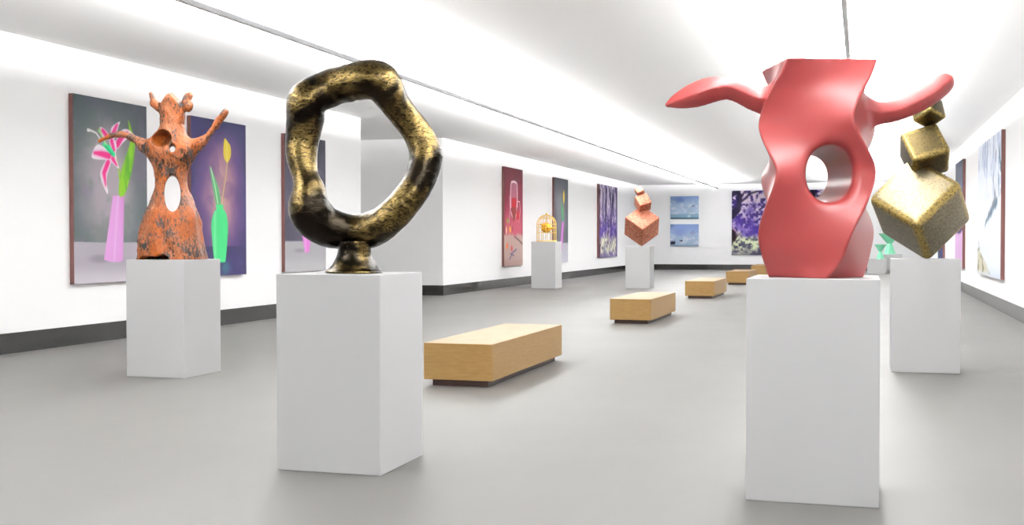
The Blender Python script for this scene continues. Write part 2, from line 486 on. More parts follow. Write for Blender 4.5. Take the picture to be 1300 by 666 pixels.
def ring_disp(x, y, z):
    w = np.sin(60*(x+.5*z)+3*N1(x*9, y*9, z*9))*np.maximum(N1(x*6+4, y*6, z*6), 0)
    return ring(x, y, z)-.0022*w-.0016*N1(x*26, y*26, z*26)
RG = thing('ring_sculpture', 'lumpy dark bronze and gold ring standing on a short flared foot', 'sculpture', (-3.285, 7.067, 1.278), YAW)
grid_surface('ring', ring_disp, (-.52, -.26, .1), (.67, .26, 1.48), .0095, M['bronze'], RG)
FOOT = [(0, .192), (.012, .190), (.022, .178), (.05, .152), (.085, .128), (.12, .112), (.16, .108), (.20, .110)]
def foot(x, y, z):
    r = spline(z, [p[0] for p in FOOT], [p[1] for p in FOOT])
    f = np.sqrt((x-.02)**2+y**2)-r-.005*fbm(N1, x*9, y*9, z*9, 3)
    return np.maximum(np.maximum(f*.8, -z), z-.215)
grid_surface('foot', foot, (-.22, -.24, -.02), (.26, .24, .24), .0095, M['bronze'], RG)

# ---- orange-brown wooden figure
WZ = [.0, .07, .247, .432, .627, .786, .944, 1.05, 1.156, 1.262, 1.35, 1.438, 1.561, 1.684, 1.79]
WC = [-.011, -.015, -.032, -.026, -.02, -.024, -.027, -.017, -.017, -.025, -.033, -.024, -.014, -.018, -.017]
WA = [.3803, .367, .3405, .3139, .2476, .1901, .1813, .2122, .2741, .295, .2211, .1548, .1415, .1415, .1503]
WB = [.36, .345, .315, .28, .22, .17, .15, .16, .19, .19, .165, .14, .13, .13, .14]
WL = [(-.12, 1.19, .08), (-.21, 1.227, .0707), (-.325, 1.271, .0663), (-.413, 1.333, .0486), (-.527, 1.392, .0389), (-.677, 1.39, .0354), (-.819, 1.329, .0318)]
WR = [(.07, 1.19, .08), (.151, 1.226, .0707), (.271, 1.279, .0663), (.346, 1.336, .0407), (.435, 1.442, .0318), (.533, 1.581, .0301), (.595, 1.649, .0265)]
N2 = Noise3(11)
WLn = resample([(u, 0, w, r) for u, w, r in WL], 3); WRn = resample([(u, 0, w, r) for u, w, r in WR], 3)
def ell(x, y, z, c, r):
    k = np.sqrt(sum(((p-q)/s)**2 for p, q, s in zip((x, y, z), c, r)))
    return (k-1)*min(r)
def wood(x, y, z):
    c = spline(z, WZ, WC); a = spline(z, WZ, WA)-.008; b2 = spline(z, WZ, WB)-.008
    k = (np.abs((x-c)/a)**2.4+np.abs(y/b2)**2.4)**(1/2.4)
    f = (k-1)*np.minimum(a, b2)
    ridge = np.sin(9*np.arctan2(y, x-c)+2*N2(x*3, y*3, z*2))*np.clip(.7-z, 0, .5)
    f = f-.018*ridge
    top = 1.775+.07*np.exp(-((x+.01)/.05)**2)-.035*np.exp(-((x-.09)/.03)**2)-.03*np.exp(-((x+.11)/.03)**2)
    f = smax(f, z-top, .02)
    f = smin(f, chain(x, y, z, WLn, .01), .05)
    f = smin(f, chain(x, y, z, WRn, .01), .05)
    f = smin(f, capsule(x, y, z, (-.15, -.02, 1.69), (-.205, -.02, 1.74), .05, .04), .03)
    f = smin(f, capsule(x, y, z, (-.195, -.02, 1.74), (-.237, -.02, 1.85), .038, .022), .02)
    f = smin(f, capsule(x, y, z, (.12, .0, 1.70), (.185, .0, 1.835), .045, .04), .03)
    f = smin(f, ell(x, y, z, (.18, -.03, 1.715), (.055, .055, .06)), .015)
    f = f-.016*fbm(N2, x*7, y*7, z*5, 4)-.006*np.abs(N2(x*22, y*22, z*9))
    # what has rotted away: the window, the hollow under the head, the small gaps, the hollow foot
    f = smax(f, -ell(x+.29*y, y*.05, z, (-.011, 0, .733), (.092, 1, .205)), .025)
    f = smax(f, -ell(x, y, z, (-.095, -.15, 1.345), (.118, .20, .10)), .012)
    f = smax(f, -ell(x+.29*y, y*.05, z, (-.007, 0, 1.232), (.034, 1, .046)), .015)
    f = smax(f, -ell(x, y, z, (.145, 0, 1.508), (.035, .3, .022)), .01)
    f = smax(f, -ell(x, y, z, (-.02, 0, .0), (.30, .27, .45)), .02)
    f = smax(f, -ell(x, y*.05, z, (-.03, 0, .0), (.075, 1, .05)), .02)
    f = smax(f, -ell(x, y, z, (-.20, -.33, -.03), (.16, .2, .072)), .02)
    return np.maximum(f, -z)
WD = thing('wooden_sculpture', 'orange-brown bark wood figure with raised thin arms and a window hole', 'sculpture', (-7.383, 11.2, 1.285), YAW)
grid_surface('body', wood, (-.9, -.48, -.03), (.68, .48, 1.93), .0125, M['burl'], WD)

# ------------------------------------------------------------------ stacked cube sculptures
def rotm(w):
    v = Vector(w); return Matrix.Rotation(v.length, 3, v.normalized())
def cube_block(size, w, center, bev, mat, parent, name, seg=5):
    b = nb(); bmesh.ops.create_cube(b, size=size)
    bmesh.ops.bevel(b, geom=b.edges[:], offset=bev, segments=seg, profile=.5, affect='EDGES')
    o = obj(name, b, mat, parent, True); R = rotm(w)
    at = o.data.attributes.new('BoxCo', 'FLOAT_VECTOR', 'POINT')    # where on its block a point lies, for the highlight painted along its edges
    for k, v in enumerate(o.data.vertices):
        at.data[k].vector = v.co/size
        v.co = R @ v.co
    o.data.update(); o.location = center
    return o
G0 = (.695, 14.03, PED)
gs = thing('cube_stack', 'three gold cubes balanced on their corners, biggest at the bottom', 'sculpture', G0)
def rel(c, o): return tuple(p-q for p, q in zip(c, o))
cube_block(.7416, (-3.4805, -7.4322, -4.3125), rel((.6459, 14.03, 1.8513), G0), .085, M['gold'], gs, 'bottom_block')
cube_block(.4317, (-1.3837, -1.9349, -1.0605), rel((.6898, 14.03, 2.498), G0), .045, M['gold_shaded'], gs, 'middle_block')
cube_block(.2639, (-.631, .1202, .8149), rel((.7243, 14.03, 2.9745), G0), .028, M['gold_shaded'], gs, 'top_block')
K0 = (-6.6, 35.3, 1.297)
ks = thing('cube_stack', 'three speckled copper cubes stacked corner to corner near the far wall', 'sculpture', K0)
cube_block(.76, (-.7088, -2.4888, -.943), rel((-6.5404, 35.3, 1.9256), K0), .03, M['copper'], ks, 'bottom_block', 3)
cube_block(.4061, (-1.0578, -2.0913, -.8874), rel((-6.5105, 35.3, 2.6359), K0), .03, M['copper'], ks, 'middle_block', 3)
cube_block(.2232, (-1.23, -2.2904, -1.0458), rel((-6.6066, 35.3, 2.9839), K0), .012, M['copper'], ks, 'top_block', 3)

# ------------------------------------------------------------------ gold birdcage
cg = thing('birdcage', 'small gold wire birdcage with a round golden ball hanging inside', 'birdcage', (-9.39, 34.5, 1.44), YAW)
CR, CH, CT = .305, .545, .835
def circ(r, z, n=40): return [(r*math.cos(2*math.pi*k/n), r*math.sin(2*math.pi*k/n), z) for k in range(n)]
for k in range(14):
    a = 2*math.pi*(k+.25)/14; pts = [(CR*math.cos(a), CR*math.sin(a), z) for z in (.012, .2, .4, CH)]
    for j in range(1, 9):
        q = j/8*math.pi/2; r = max(CR*math.cos(q), .006); pts.append((r*math.cos(a), r*math.sin(a), CH+(CT-CH)*math.sin(q)))
    obj('bar', tube(nb(), pts, .009, 6), M['wire'], cg, True)
for r, z, t in ((CR, .020, .018), (CR, .28, .008), (CR, .45, .008), (CR, CH, .010), (CR*.78, CH+(CT-CH)*.626, .008)):
    obj('hoop', tube(nb(), circ(r, z), t, 6, True), M['wire'], cg, True)
b = nb(); bmesh.ops.create_uvsphere(b, u_segments=12, v_segments=8, radius=.034)
for v in b.verts: v.co.z += CT+.03
obj('finial', b, M['wire'], cg, True)
def ball(x, y, z):
    f = np.sqrt((x+.015)**2+y**2+(z-.435)**2)-.165
    f = smin(f, capsule(x, y, z, (.10, -.05, .44), (.185, -.05, .41), .05, .028), .03)
    f = smin(f, capsule(x, y, z, (-.12, -.05, .50), (-.17, -.05, .53), .04, .03), .03)
    return f-.010*fbm(N2, x*16, y*16, z*16, 2)
bl = thing('golden_ball', 'crumpled yellow gold ball hanging inside the birdcage', 'ball', (-9.39, 34.5, 1.44), YAW)
grid_surface('ball', ball, (-.26, -.26, .2), (.26, .26, .68), .017, M['ballgold'], bl)
obj('hanging_wire', tube(nb(), [(-.0, 0, .58), (0, 0, .72), (0, 0, CT)], .005, 6), M['wire'], bl)

# ------------------------------------------------------------------ mint green double cones
def diabolo(label, loc, hw, zr, zw, rb, rz):
    t = thing('double_cone', label, 'sculpture', loc, rz, 'green double cone sculptures')
    def cone(r0, z0, r1, z1, n):
        b = nb(); A = [b.verts.new((r0*math.cos(2*math.pi*k/n), r0*math.sin(2*math.pi*k/n), z0)) for k in range(n)]
        B = [b.verts.new((r1*math.cos(2*math.pi*(k+.5)/n), r1*math.sin(2*math.pi*(k+.5)/n), z1)) for k in range(n)]
        for k in range(n):
            b.faces.new((A[k], A[(k+1) % n], B[k])); b.faces.new((A[(k+1) % n], B[(k+1) % n], B[k]))
        b.faces.new(A[::-1]); b.faces.new(B); return b
    obj('lower_cone', cone(rb, 0, .06*hw/.26, zw, 7), M['mint'], t)
    obj('upper_cone', cone(.06*hw/.26, zw-.02, hw, zr, 9), M['mint'], t)
diabolo('smaller mint green double cone on the low white plinth beside the pink sculpture', (.80, 53.1, .644), .265, .635, .33, .175, .3)
diabolo('taller mint green double cone behind the gold cubes', (1.22, 54.6, .84), .50, .93, .49, .27, .9)

# ------------------------------------------------------------------ prints on the walls
def sm(a, b2, x): t = np.clip((x-a)/(b2-a), 0, 1); return t*t*(3-2*t)
class Art:
    """a picture in its own square units: s to the right, t upwards (both 0..1)"""
    def __init__(self, w, h, n, base, seed=1):
        self.w, self.h = w, h; self.nx = n; self.ny = int(n*h/w)
        s = (np.arange(self.nx)+.5)/self.nx; t = (np.arange(self.ny)+.5)/self.ny
        self.s, self.t = np.meshgrid(s, t, indexing='ij')
        self.x, self.y = self.s*w/h, self.t                 # equal units, height = 1
        self.gain = 1.0; self.a = w/h; self.px = 1.0/self.ny
        self.c = np.ones(self.s.shape+(3,))*np.array(base, float); self.N = Noise3(seed)
    def noise(self, fx, fy, o=4, off=0): return fbm(self.N, self.x*fx+off, self.y*fy+off*.7, self.x*0+off*1.3+.5, o)
    def mix(self, m, col):
        m = np.clip(m, 0, 1)[..., None]; col = np.asarray(col, float); self.c = self.c*(1-m)+col*m
    def fill(self, d, col, soft=1.2): self.mix(sm(self.px*soft, -self.px*soft, d), col)
    def poly(self, pts):
        P = np.array([(p[0]*self.a, p[1]) for p in pts]); x, y = self.x, self.y
        d = np.full(x.shape, 1e9); ins = np.zeros(x.shape, bool)
        for i in range(len(P)):
            a, b2 = P[i], P[(i+1) % len(P)]; e = b2-a
            k = np.clip(((x-a[0])*e[0]+(y-a[1])*e[1])/(e@e+1e-12), 0, 1)
            d = np.minimum(d, np.hypot(x-a[0]-k*e[0], y-a[1]-k*e[1]))
            cr = ((a[1] > y) != (b2[1] > y)) & (x < (b2[0]-a[0])*(y-a[1])/(b2[1]-a[1]+1e-12)+a[0])
            ins ^= cr
        return np.where(ins, -d, d)
    def line(self, pts, r):
        d = np.full(self.x.shape, 1e9)
        for i in range(len(pts)-1):
            a = np.array([pts[i][0]*self.a, pts[i][1]]); b2 = np.array([pts[i+1][0]*self.a, pts[i+1][1]]); e = b2-a
            k = np.clip(((self.x-a[0])*e[0]+(self.y-a[1])*e[1])/(e@e+1e-12), 0, 1)
            ra = r[i] if hasattr(r, '__len__') else r; rb = r[i+1] if hasattr(r, '__len__') else r
            d = np.minimum(d, np.hypot(self.x-a[0]-k*e[0], self.y-a[1]-k*e[1])-(ra+(rb-ra)*k))
        return d
    def oval(self, c, rx, ry, rot=0):
        dx, dy = self.x-c[0]*self.a, self.y-c[1]; ca, sa = math.cos(rot), math.sin(rot)
        return (np.sqrt(((dx*ca+dy*sa)/rx)**2+((-dx*sa+dy*ca)/ry)**2)-1)*min(rx, ry)
def smooth_poly(pts, n=6):
    P = np.array(pts, float); out = []
    m = len(P)
    for i in range(m):
        p0, p1, p2, p3 = P[(i-1) % m], P[i], P[(i+1) % m], P[(i+2) % m]
        for k in range(n):
            t = k/n
            out.append(.5*((2*p1)+(-p0+p2)*t+(2*p0-5*p1+4*p2-p3)*t*t+(-p0+3*p1-3*p2+p3)*t**3))
    return [tuple(q) for q in out]
PRINT_GAIN = .78                      # printed inks are a little darker than paper white
def hang(art, label, O, S, N_, thick, edge=True, group=None):
    """O: lower left corner on the wall, S: unit direction to the viewer's right, N_: out of the wall"""
    O, S, N_ = Vector(O), Vector(S), Vector(N_); Zv = Vector((0, 0, 1)); w, h = art.w, art.h
    t = thing('wall_print', label, 'picture', O+S*(w/2), 0, group)
    b = nb(); vs = []
    for z in (0, h):
        for s in (-w/2, w/2):
            for d in (.002, thick): vs.append(b.verts.new(S*s+Zv*z+N_*d))
    for q in ((0, 1, 3, 2), (4, 6, 7, 5), (0, 4, 5, 1), (2, 3, 7, 6), (0, 2, 6, 4), (1, 5, 7, 3)): b.faces.new([vs[i] for i in q])
    obj('panel', b, M['edge'] if edge else M['canvas'], t)
    nx, ny = art.nx, art.ny
    i = np.arange(nx+1)/nx-.5; j = np.arange(ny+1)/ny
    I, J = np.meshgrid(i, j, indexing='ij'); I = I.ravel()[:, None]; J = J.ravel()[:, None]
    P = np.array(S)*I*w+np.array(Zv)*J*h+np.array(N_)*(thick+.002)
    a, c = np.meshgrid(np.arange(nx), np.arange(ny), indexing='ij'); a, c = a.ravel(), c.ravel(); st = ny+1
    Q = np.stack([a*st+c, (a+1)*st+c, (a+1)*st+c+1, a*st+c+1], 1)
    me = bpy.data.meshes.new('printed_face')
    me.vertices.add(len(P)); me.vertices.foreach_set('co', P.ravel().astype(np.float32))
    me.loops.add(len(Q)*4); me.loops.foreach_set('vertex_index', Q.ravel().astype(np.int32))
    me.polygons.add(len(Q)); me.polygons.foreach_set('loop_start', (np.arange(len(Q))*4).astype(np.int32))
    me.update(calc_edges=True)
    cc = np.clip(art.c, 0, 255)/255; L = np.where(cc <= .04045, cc/12.92, ((cc+.055)/1.055)**2.4)**1.12*(PRINT_GAIN*art.gain)
    col = me.color_attributes.new('Ink', 'FLOAT_COLOR', 'CORNER')
    V = np.ones((len(Q), 4, 4), np.float32); V[:, :, :3] = L.reshape(-1, 1, 3)
    col.data.foreach_set('color', V.ravel())
    link('printed_face', me, M['print'], t)
    return t
M['canvas'] = plain('canvas_edge', (.55, .58, .62), .7)

LW = dict(S=(0, 1, 0), N_=(1, 0, 0)); RW = dict(S=(0, -1, 0), N_=(-1, 0, 0)); FW = dict(S=(1, 0, 0), N_=(0, -1, 0))
TK = .075
def q2(face):                       # reads a picture's own coordinates off its slanted view: (x, y) -> (s, t)
    xl, tl, bl_, xr, tr, br, ratio = face
    def g(x, y):
        k = (x-xl)/(xr-xl); s = k*ratio/(1-k+k*ratio) if False else k/(k+(1-k)*ratio)
        top = tl+(tr-tl)*k; bot = bl_+(br-bl_)*k
        return (s, (bot-y)/(bot-top))
    return g
# -- lily in a pink vase
def art_lily():
    A = Art(1.75, 2.71, 170, (84, 90, 92), 5)
    g0 = q2((95.7, 118, 361, 189, 134, 355, 1.10))
    g = lambda x, y: g0(85+x/2.61, 110+y/2.61)
    G = lambda L: [g(*p) for p in L]
    n = A.noise(5, 5); r = np.hypot((A.s-.45)*.9, (A.t-.56)*.75)
    A.mix(1-sm(.08, .46, r+.05*n), (168, 160, 166)); A.mix(.25*sm(.1, .5, n), (150, 122, 158)); A.mix(.3*sm(.0, .6, A.noise(7, 7, 4, 9)), (70, 88, 78))
    A.mix(.45*sm(.72, 1, A.t), (50, 58, 64))
    tb = .219+.004*A.noise(4, 4)
    A.mix(sm(.003, -.003, A.t-tb), (176, 170, 178)); A.mix(sm(.12, 0, A.t)*.8, (214, 208, 215))
    A.mix(.5*sm(1.0, .2, np.hypot((A.s-.33)/.22, (A.t-.13)/.035)), (120, 112, 124))
    vase = A.poly(G([(158, 358), (195, 360), (190, 574), (178, 580), (150, 580), (127, 573)])); A.fill(vase, (228, 172, 226))
    vx = A.s-(.535+(.48-A.t)*-.0)
    A.mix(sm(.003, -.003, vase)*sm(.02, .0, np.abs(A.s-.50-.17*A.t))*.5, (244, 208, 242))
    A.mix(sm(.003, -.003, vase)*sm(.60, .70, A.s+.05*A.t)*.5, (206, 138, 204))
    leaf = A.poly(smooth_poly(G([(178, 355), (196, 356), (215, 300), (228, 235), (232, 180), (222, 140), (211, 108), (214, 150), (217, 180), (200, 235), (183, 290)]))); A.fill(leaf, (128, 176, 52))
    A.mix(sm(.002, -.002, leaf)*sm(.0, .5, A.noise(30, 6)), (84, 140, 44))
    A.fill(A.line(G([(186, 356), (178, 270), (168, 225)]), .006), (140, 180, 60))
    W, Pk = (254, 246, 252), (222, 62, 140)
    H = lambda L: [g0(110+p[0]/6.05, 110+p[1]/6.05) for p in L]
    def petal(out, mid, w):
        d = A.poly(smooth_poly(H(out))); A.fill(d, W)
        e = A.line(H(mid), w); inside = sm(-.001, -.006, d)
        A.mix(sm(.022, -.004, e)*inside*.75, (240, 150, 196)); A.mix(sm(.006, -.004, e)*inside, Pk)
    petal([(205, 535), (165, 560), (135, 610), (118, 660), (128, 720), (150, 780), (172, 820), (178, 800), (168, 740), (172, 680), (190, 620), (205, 570)], [(180, 575), (148, 660), (160, 750)], [.014, .012, .004])
    petal([(100, 440), (62, 500), (58, 545), (120, 556), (195, 556), (225, 530), (165, 470)], [(200, 530), (130, 512), (75, 505)], [.016, .013, .006])
    petal([(200, 345), (215, 300), (272, 262), (262, 300), (245, 350), (220, 400), (195, 390)], [(215, 370), (250, 285)], [.014, .006])
    petal([(118, 308), (150, 318), (185, 360), (200, 400), (160, 400), (132, 362)], [(140, 330), (180, 385)], [.010, .012])
    petal([(235, 440), (270, 345), (318, 318), (362, 342), (384, 378), (330, 395), (290, 430), (255, 470)], [(250, 440), (285, 385), (330, 350)], [.018, .014, .006])
    petal([(192, 400), (220, 390), (245, 440), (240, 500), (215, 490), (198, 450)], [(208, 410), (225, 480)], [.012, .008])
    petal([(200, 540), (235, 500), (248, 560), (264, 622), (232, 600), (205, 570)], [(215, 545), (245, 600)], [.012, .004])
    A.fill(A.line(H([(150, 440), (185, 470), (222, 515)]), [.010, .018, .014]), (64, 214, 150)); A.fill(A.line(H([(160, 450), (215, 520)]), .0045), (28, 140, 92))
    for p in ((112, 322), (122, 318), (104, 332)):
        A.fill(A.line(H([p, (130, 365), (165, 440)]), .0035), (176, 224, 150))
    A.fill(A.line(H([(28, 330), (52, 334), (90, 352), (118, 392)]), [.010, .006, .005, .005]), (246, 246, 246))
    return A
hang(art_lily(), 'tall picture of a pink lily in a lilac vase, left of the wooden figure', (XL, 13.78, .875), **LW, thick=TK)
def art_tulip():
    A = Art(1.78, 2.70, 150, (44, 40, 74), 8)
    g0 = q2((244.5, 146.5, 351, 314.5, 158, 348, 1.08)); g = lambda x, y: g0(235+x/3.098, 140+y/3.098); G = lambda L: [g(*p) for p in L]
    n = A.noise(4, 4); r = np.hypot((A.s-.52)*.95, (A.t-.52)*.78)
    A.mix(1-sm(.12, .54, r+.05*n), (122, 92, 128)); A.mix(.95*(1-sm(.04, .32, r+.06*n)), (196, 158, 154)); A.mix(.3*sm(.0, .5, A.noise(7, 7, 4, 3)), (80, 62, 112))
    A.mix(sm(.82, 1, A.t), (44, 44, 76))
    A.mix(sm(.004, -.004, A.t-.19), (44, 40, 72)); A.mix(.5*sm(.19, .0, A.t)*sm(-.2, .5, A.noise(6, 10, 3, 5)), (74, 66, 108))
    A.mix(.6*sm(1, .2, np.hypot((A.s-.60)/.12, (A.t-.05)/.07)), (58, 110, 112))
    leaf = A.poly(smooth_poly(G([(128, 368), (145, 366), (138, 310), (122, 260), (104, 216), (108, 262), (118, 320)]))); A.fill(leaf, (96, 168, 116))
    A.fill(A.line(G([(134, 364), (124, 300), (107, 225)]), .005), (200, 226, 190))
    A.fill(A.line(G([(150, 370), (156, 320), (168, 250), (173, 195)]), .0055), (206, 184, 130))
    tl = A.poly(smooth_poly(G([(172, 204), (159, 180), (158, 140), (163, 108), (174, 120), (186, 140), (186, 180)]))); A.fill(tl, (236, 214, 88))
    A.mix(sm(.002, -.002, tl)*sm(.03, .0, np.abs(A.s-g(172, 150)[0]))*.5, (250, 238, 150))
    v = A.poly(smooth_poly(G([(128, 370), (154, 370), (155, 386), (166, 402), (173, 440), (172, 500), (164, 585), (156, 596), (128, 596), (118, 585), (110, 500), (108, 440), (118, 402), (128, 386)]))); A.fill(v, (84, 204, 134))
    A.mix(sm(.002, -.004, v)*sm(.05, .0, np.abs(A.s-g(122, 450)[0]))*.55, (150, 232, 176)); A.mix(sm(.002, -.004, v)*sm(.60, .70, A.s)*.5, (50, 160, 98))
    return A
hang(art_tulip(), 'tall purple picture of a yellow tulip in a green vase, right of the wooden figure', (XL, 16.77, .88), **LW, thick=TK)
def art_slate():
    A = Art(1.77, 2.70, 110, (64, 62, 74), 13)
    n = A.noise(4, 4); A.mix(.6*(1-sm(.1, .5, np.hypot(A.s-.5, (A.t-.55)*.8)+.05*n)), (104, 96, 112))
    A.mix(.8*sm(.75, 1, A.t), (46, 48, 56)); A.mix(sm(.004, -.004, A.t-.225), (178, 176, 180)); A.mix(sm(.15, 0, A.t)*.7, (208, 206, 208))
    A.mix(.5*sm(1, .2, np.hypot((A.s-.35)/.2, (A.t-.155)/.025)), (120, 118, 122))
    v = A.poly([(.44, .50), (.60, .50), (.63, .27), (.57, .14), (.47, .14), (.40, .27)]); A.fill(v, (226, 140, 216))
    A.mix(sm(.002, -.004, v)*sm(.05, 0, np.abs(A.s-.48))*.6, (244, 190, 238))
    A.fill(A.line([(.52, .5), (.53, .66), (.57, .78)], .006), (120, 170, 90)); A.fill(A.oval((.58, .82), .03, .06), (232, 196, 90))
    return A
hang(art_slate(), 'dark slate picture with a pink vase, half hidden behind the bronze ring', (XL, 20.02, .87), **LW, thick=TK)
def art_wine():
    A = Art(2.06, 3.13, 90, (150, 48, 78), 17)
    g0 = q2((642, 211.5, 338, 665.4, 215, 336, 1.06)); g = lambda x, y: g0(630+x/4.6, 200+y/4.6); G = lambda L: [g(*p) for p in L]
    n = A.noise(5, 5); A.mix(sm(.45, 1, A.t+.08*n), (84, 8, 30)); A.mix(sm(.70, .36, A.t+.05*n)*.8, (196, 108, 122))
    A.mix(sm(.16, .0, A.s)*.5, (80, 12, 30)); A.mix(sm(.86, 1, A.s)*.5, (110, 22, 48))
    A.mix(sm(.02, -.02, A.t-.315+.03*n), (196, 172, 164)); A.mix(sm(.12, 0, A.t)*.5, (168, 140, 134))
    gl = A.poly(smooth_poly(G([(94, 300), (95, 160), (108, 140), (124, 145), (131, 170), (130, 300), (112, 355)]))); A.mix(sm(.003, -.003, gl)*.45, (232, 205, 214))
    A.mix(sm(.016, .005, np.abs(gl)), (250, 240, 244))
    A.fill(A.poly(G([(100, 235), (126, 235), (127, 300), (98, 300)])), (176, 18, 34)); A.fill(A.poly(smooth_poly(G([(95, 295), (130, 290), (124, 330), (111, 375), (101, 330)]))), (126, 40, 34))
    gl = A.poly(G([(130, 370), (126, 300), (131, 255), (145, 255), (149, 310), (140, 375)])); A.mix(sm(.008, .002, np.abs(gl)), (246, 220, 226)); A.fill(A.poly(G([(127, 310), (145, 320), (143, 352), (134, 385), (128, 350)])), (170, 20, 30))
    A.fill(A.line(G([(88, 225), (90, 300), (84, 380)]), .007), (235, 220, 222)); A.fill(A.oval(g(76, 368), .022, .024), (110, 180, 40))
    A.fill(A.oval(g(90, 420), .026, .036), (244, 196, 70)); A.fill(A.oval(g(68, 425), .02, .04), (240, 226, 190)); A.fill(A.oval(g(73, 516), .024, .03), (238, 110, 30)); A.fill(A.oval(g(100, 530), .022, .03), (196, 20, 34)); A.fill(A.oval(g(104, 415), .016, .03), (130, 30, 60))
    A.fill(A.line(G([(115, 460), (140, 480), (160, 502)]), .008), (62, 34, 46)); A.fill(A.line(G([(88, 592), (104, 555), (126, 535)]), .009), (96, 84, 122)); A.fill(A.line(G([(92, 560), (112, 572)]), .007), (90, 74, 110))
    return A
hang(art_wine(), 'crimson picture of red wine glasses and fruit, left of the birdcage', (XL, 34.3, .67), **LW, thick=TK)
def art_pinkvase():
    A = Art(2.06, 3.12, 80, (74, 78, 84), 19)
    g0 = q2((705, 225, 336, 722.5, 227.5, 332.5, 1.05)); g = lambda x, y: g0(695+x/5.55, 220+y/5.55); G = lambda L: [g(*p) for p in L]
    n = A.noise(4, 4); A.mix(1-sm(.1, .5, np.hypot((A.s-.45)*.8, (A.t-.58)*.75)+.05*n), (132, 130, 138)); A.mix(.5*sm(.75, 1, A.t), (52, 58, 64))
    A.mix(sm(.004, -.004, A.t-.23), (196, 194, 206)); A.mix(.6*sm(.12, 0, A.t), (216, 212, 222))
    v = A.poly(G([(112, 338), (124, 338), (111, 553), (95, 553)])); A.fill(v, (220, 140, 218)); A.fill(A.line(G([(98, 540), (98, 550)]), .012), (150, 80, 150))
    A.fill(A.poly(smooth_poly(G([(112, 336), (104, 240), (104, 165), (111, 230), (120, 260), (120, 336)]))), (92, 170, 122)); A.fill(A.line(G([(118, 300), (122, 200)]), .006), (150, 190, 110))
    A.fill(A.oval(g(123, 165), .035, .078), (238, 214, 96))
    return A
hang(art_pinkvase(), 'narrow grey picture of a yellow tulip in a thin pink vase, right of the birdcage', (XL, 40.42, .66), **LW, thick=TK)
def forest(A, trunk):
    n = A.noise(9, 9, 5); f = A.noise(26, 26, 4, 11); v = A.noise(24, 5, 4, 21); c = A.noise(5, 4, 3, 31)
    A.c[:] = (150, 134, 176)
    A.mix(sm(-.1, .35, f), (226, 214, 226)); A.mix(sm(.0, .35, -f+.4*c), (58, 40, 110)); return n, f, v, c
def art_birch():
    A = Art(3.9, 3.15, 130, (170, 150, 190), 23); n, f, v, c = forest(A, 0)
    A.mix(sm(.35, .75, A.t+.12*n)*.8, (240, 232, 244)); A.mix(sm(.02, .3, v)*sm(.25, .5, A.t)*.9, (92, 70, 140)); A.mix(sm(.22, .45, v), (40, 28, 62))
    m = sm(.2, .3, A.t+.05*n)*sm(.55, .40, A.t+.06*n); A.mix(m*.75*sm(-.5, .3, n), (66, 44, 136))
    A.mix(sm(.34, .22, A.t+.07*n), (206, 206, 176)); A.mix(sm(.34, .22, A.t+.07*n)*sm(.0, .3, f), (240, 238, 216)); A.mix(sm(.3, .2, A.t+.06*n)*sm(.1, .4, -f), (110, 104, 140))
    A.mix(.85*sm(.10, .0, A.t+.04*n), (104, 92, 138))
    A.mix(sm(.12, .03, A.s+.03*n), (58, 26, 48)); A.mix(sm(.90, .98, A.s+.03*n)*.8, (66, 50, 96))
    for p, w in (([(.18, 1), (.22, .5), (.2, .3)], .012), ([(.62, 1), (.60, .6), (.56, .35)], .010), ([(.36, 1), (.34, .5)], .008), ([(.78, 1), (.8, .45)], .009)): A.fill(A.line(p, w), (56, 42, 84), 2)
    A.fill(A.line([(.60, .42), (.56, .30), (.47, .17)], [.012, .018, .024]), (226, 200, 214), 2); A.fill(A.line([(.40, .35), (.50, .24), (.47, .16)], [.006, .012, .02]), (60, 36, 60), 2)
    return A
hang(art_birch(), 'white and purple birch wood picture, last on the left wall before the copper cubes', (XL, 47.8, .73), **LW, thick=TK)
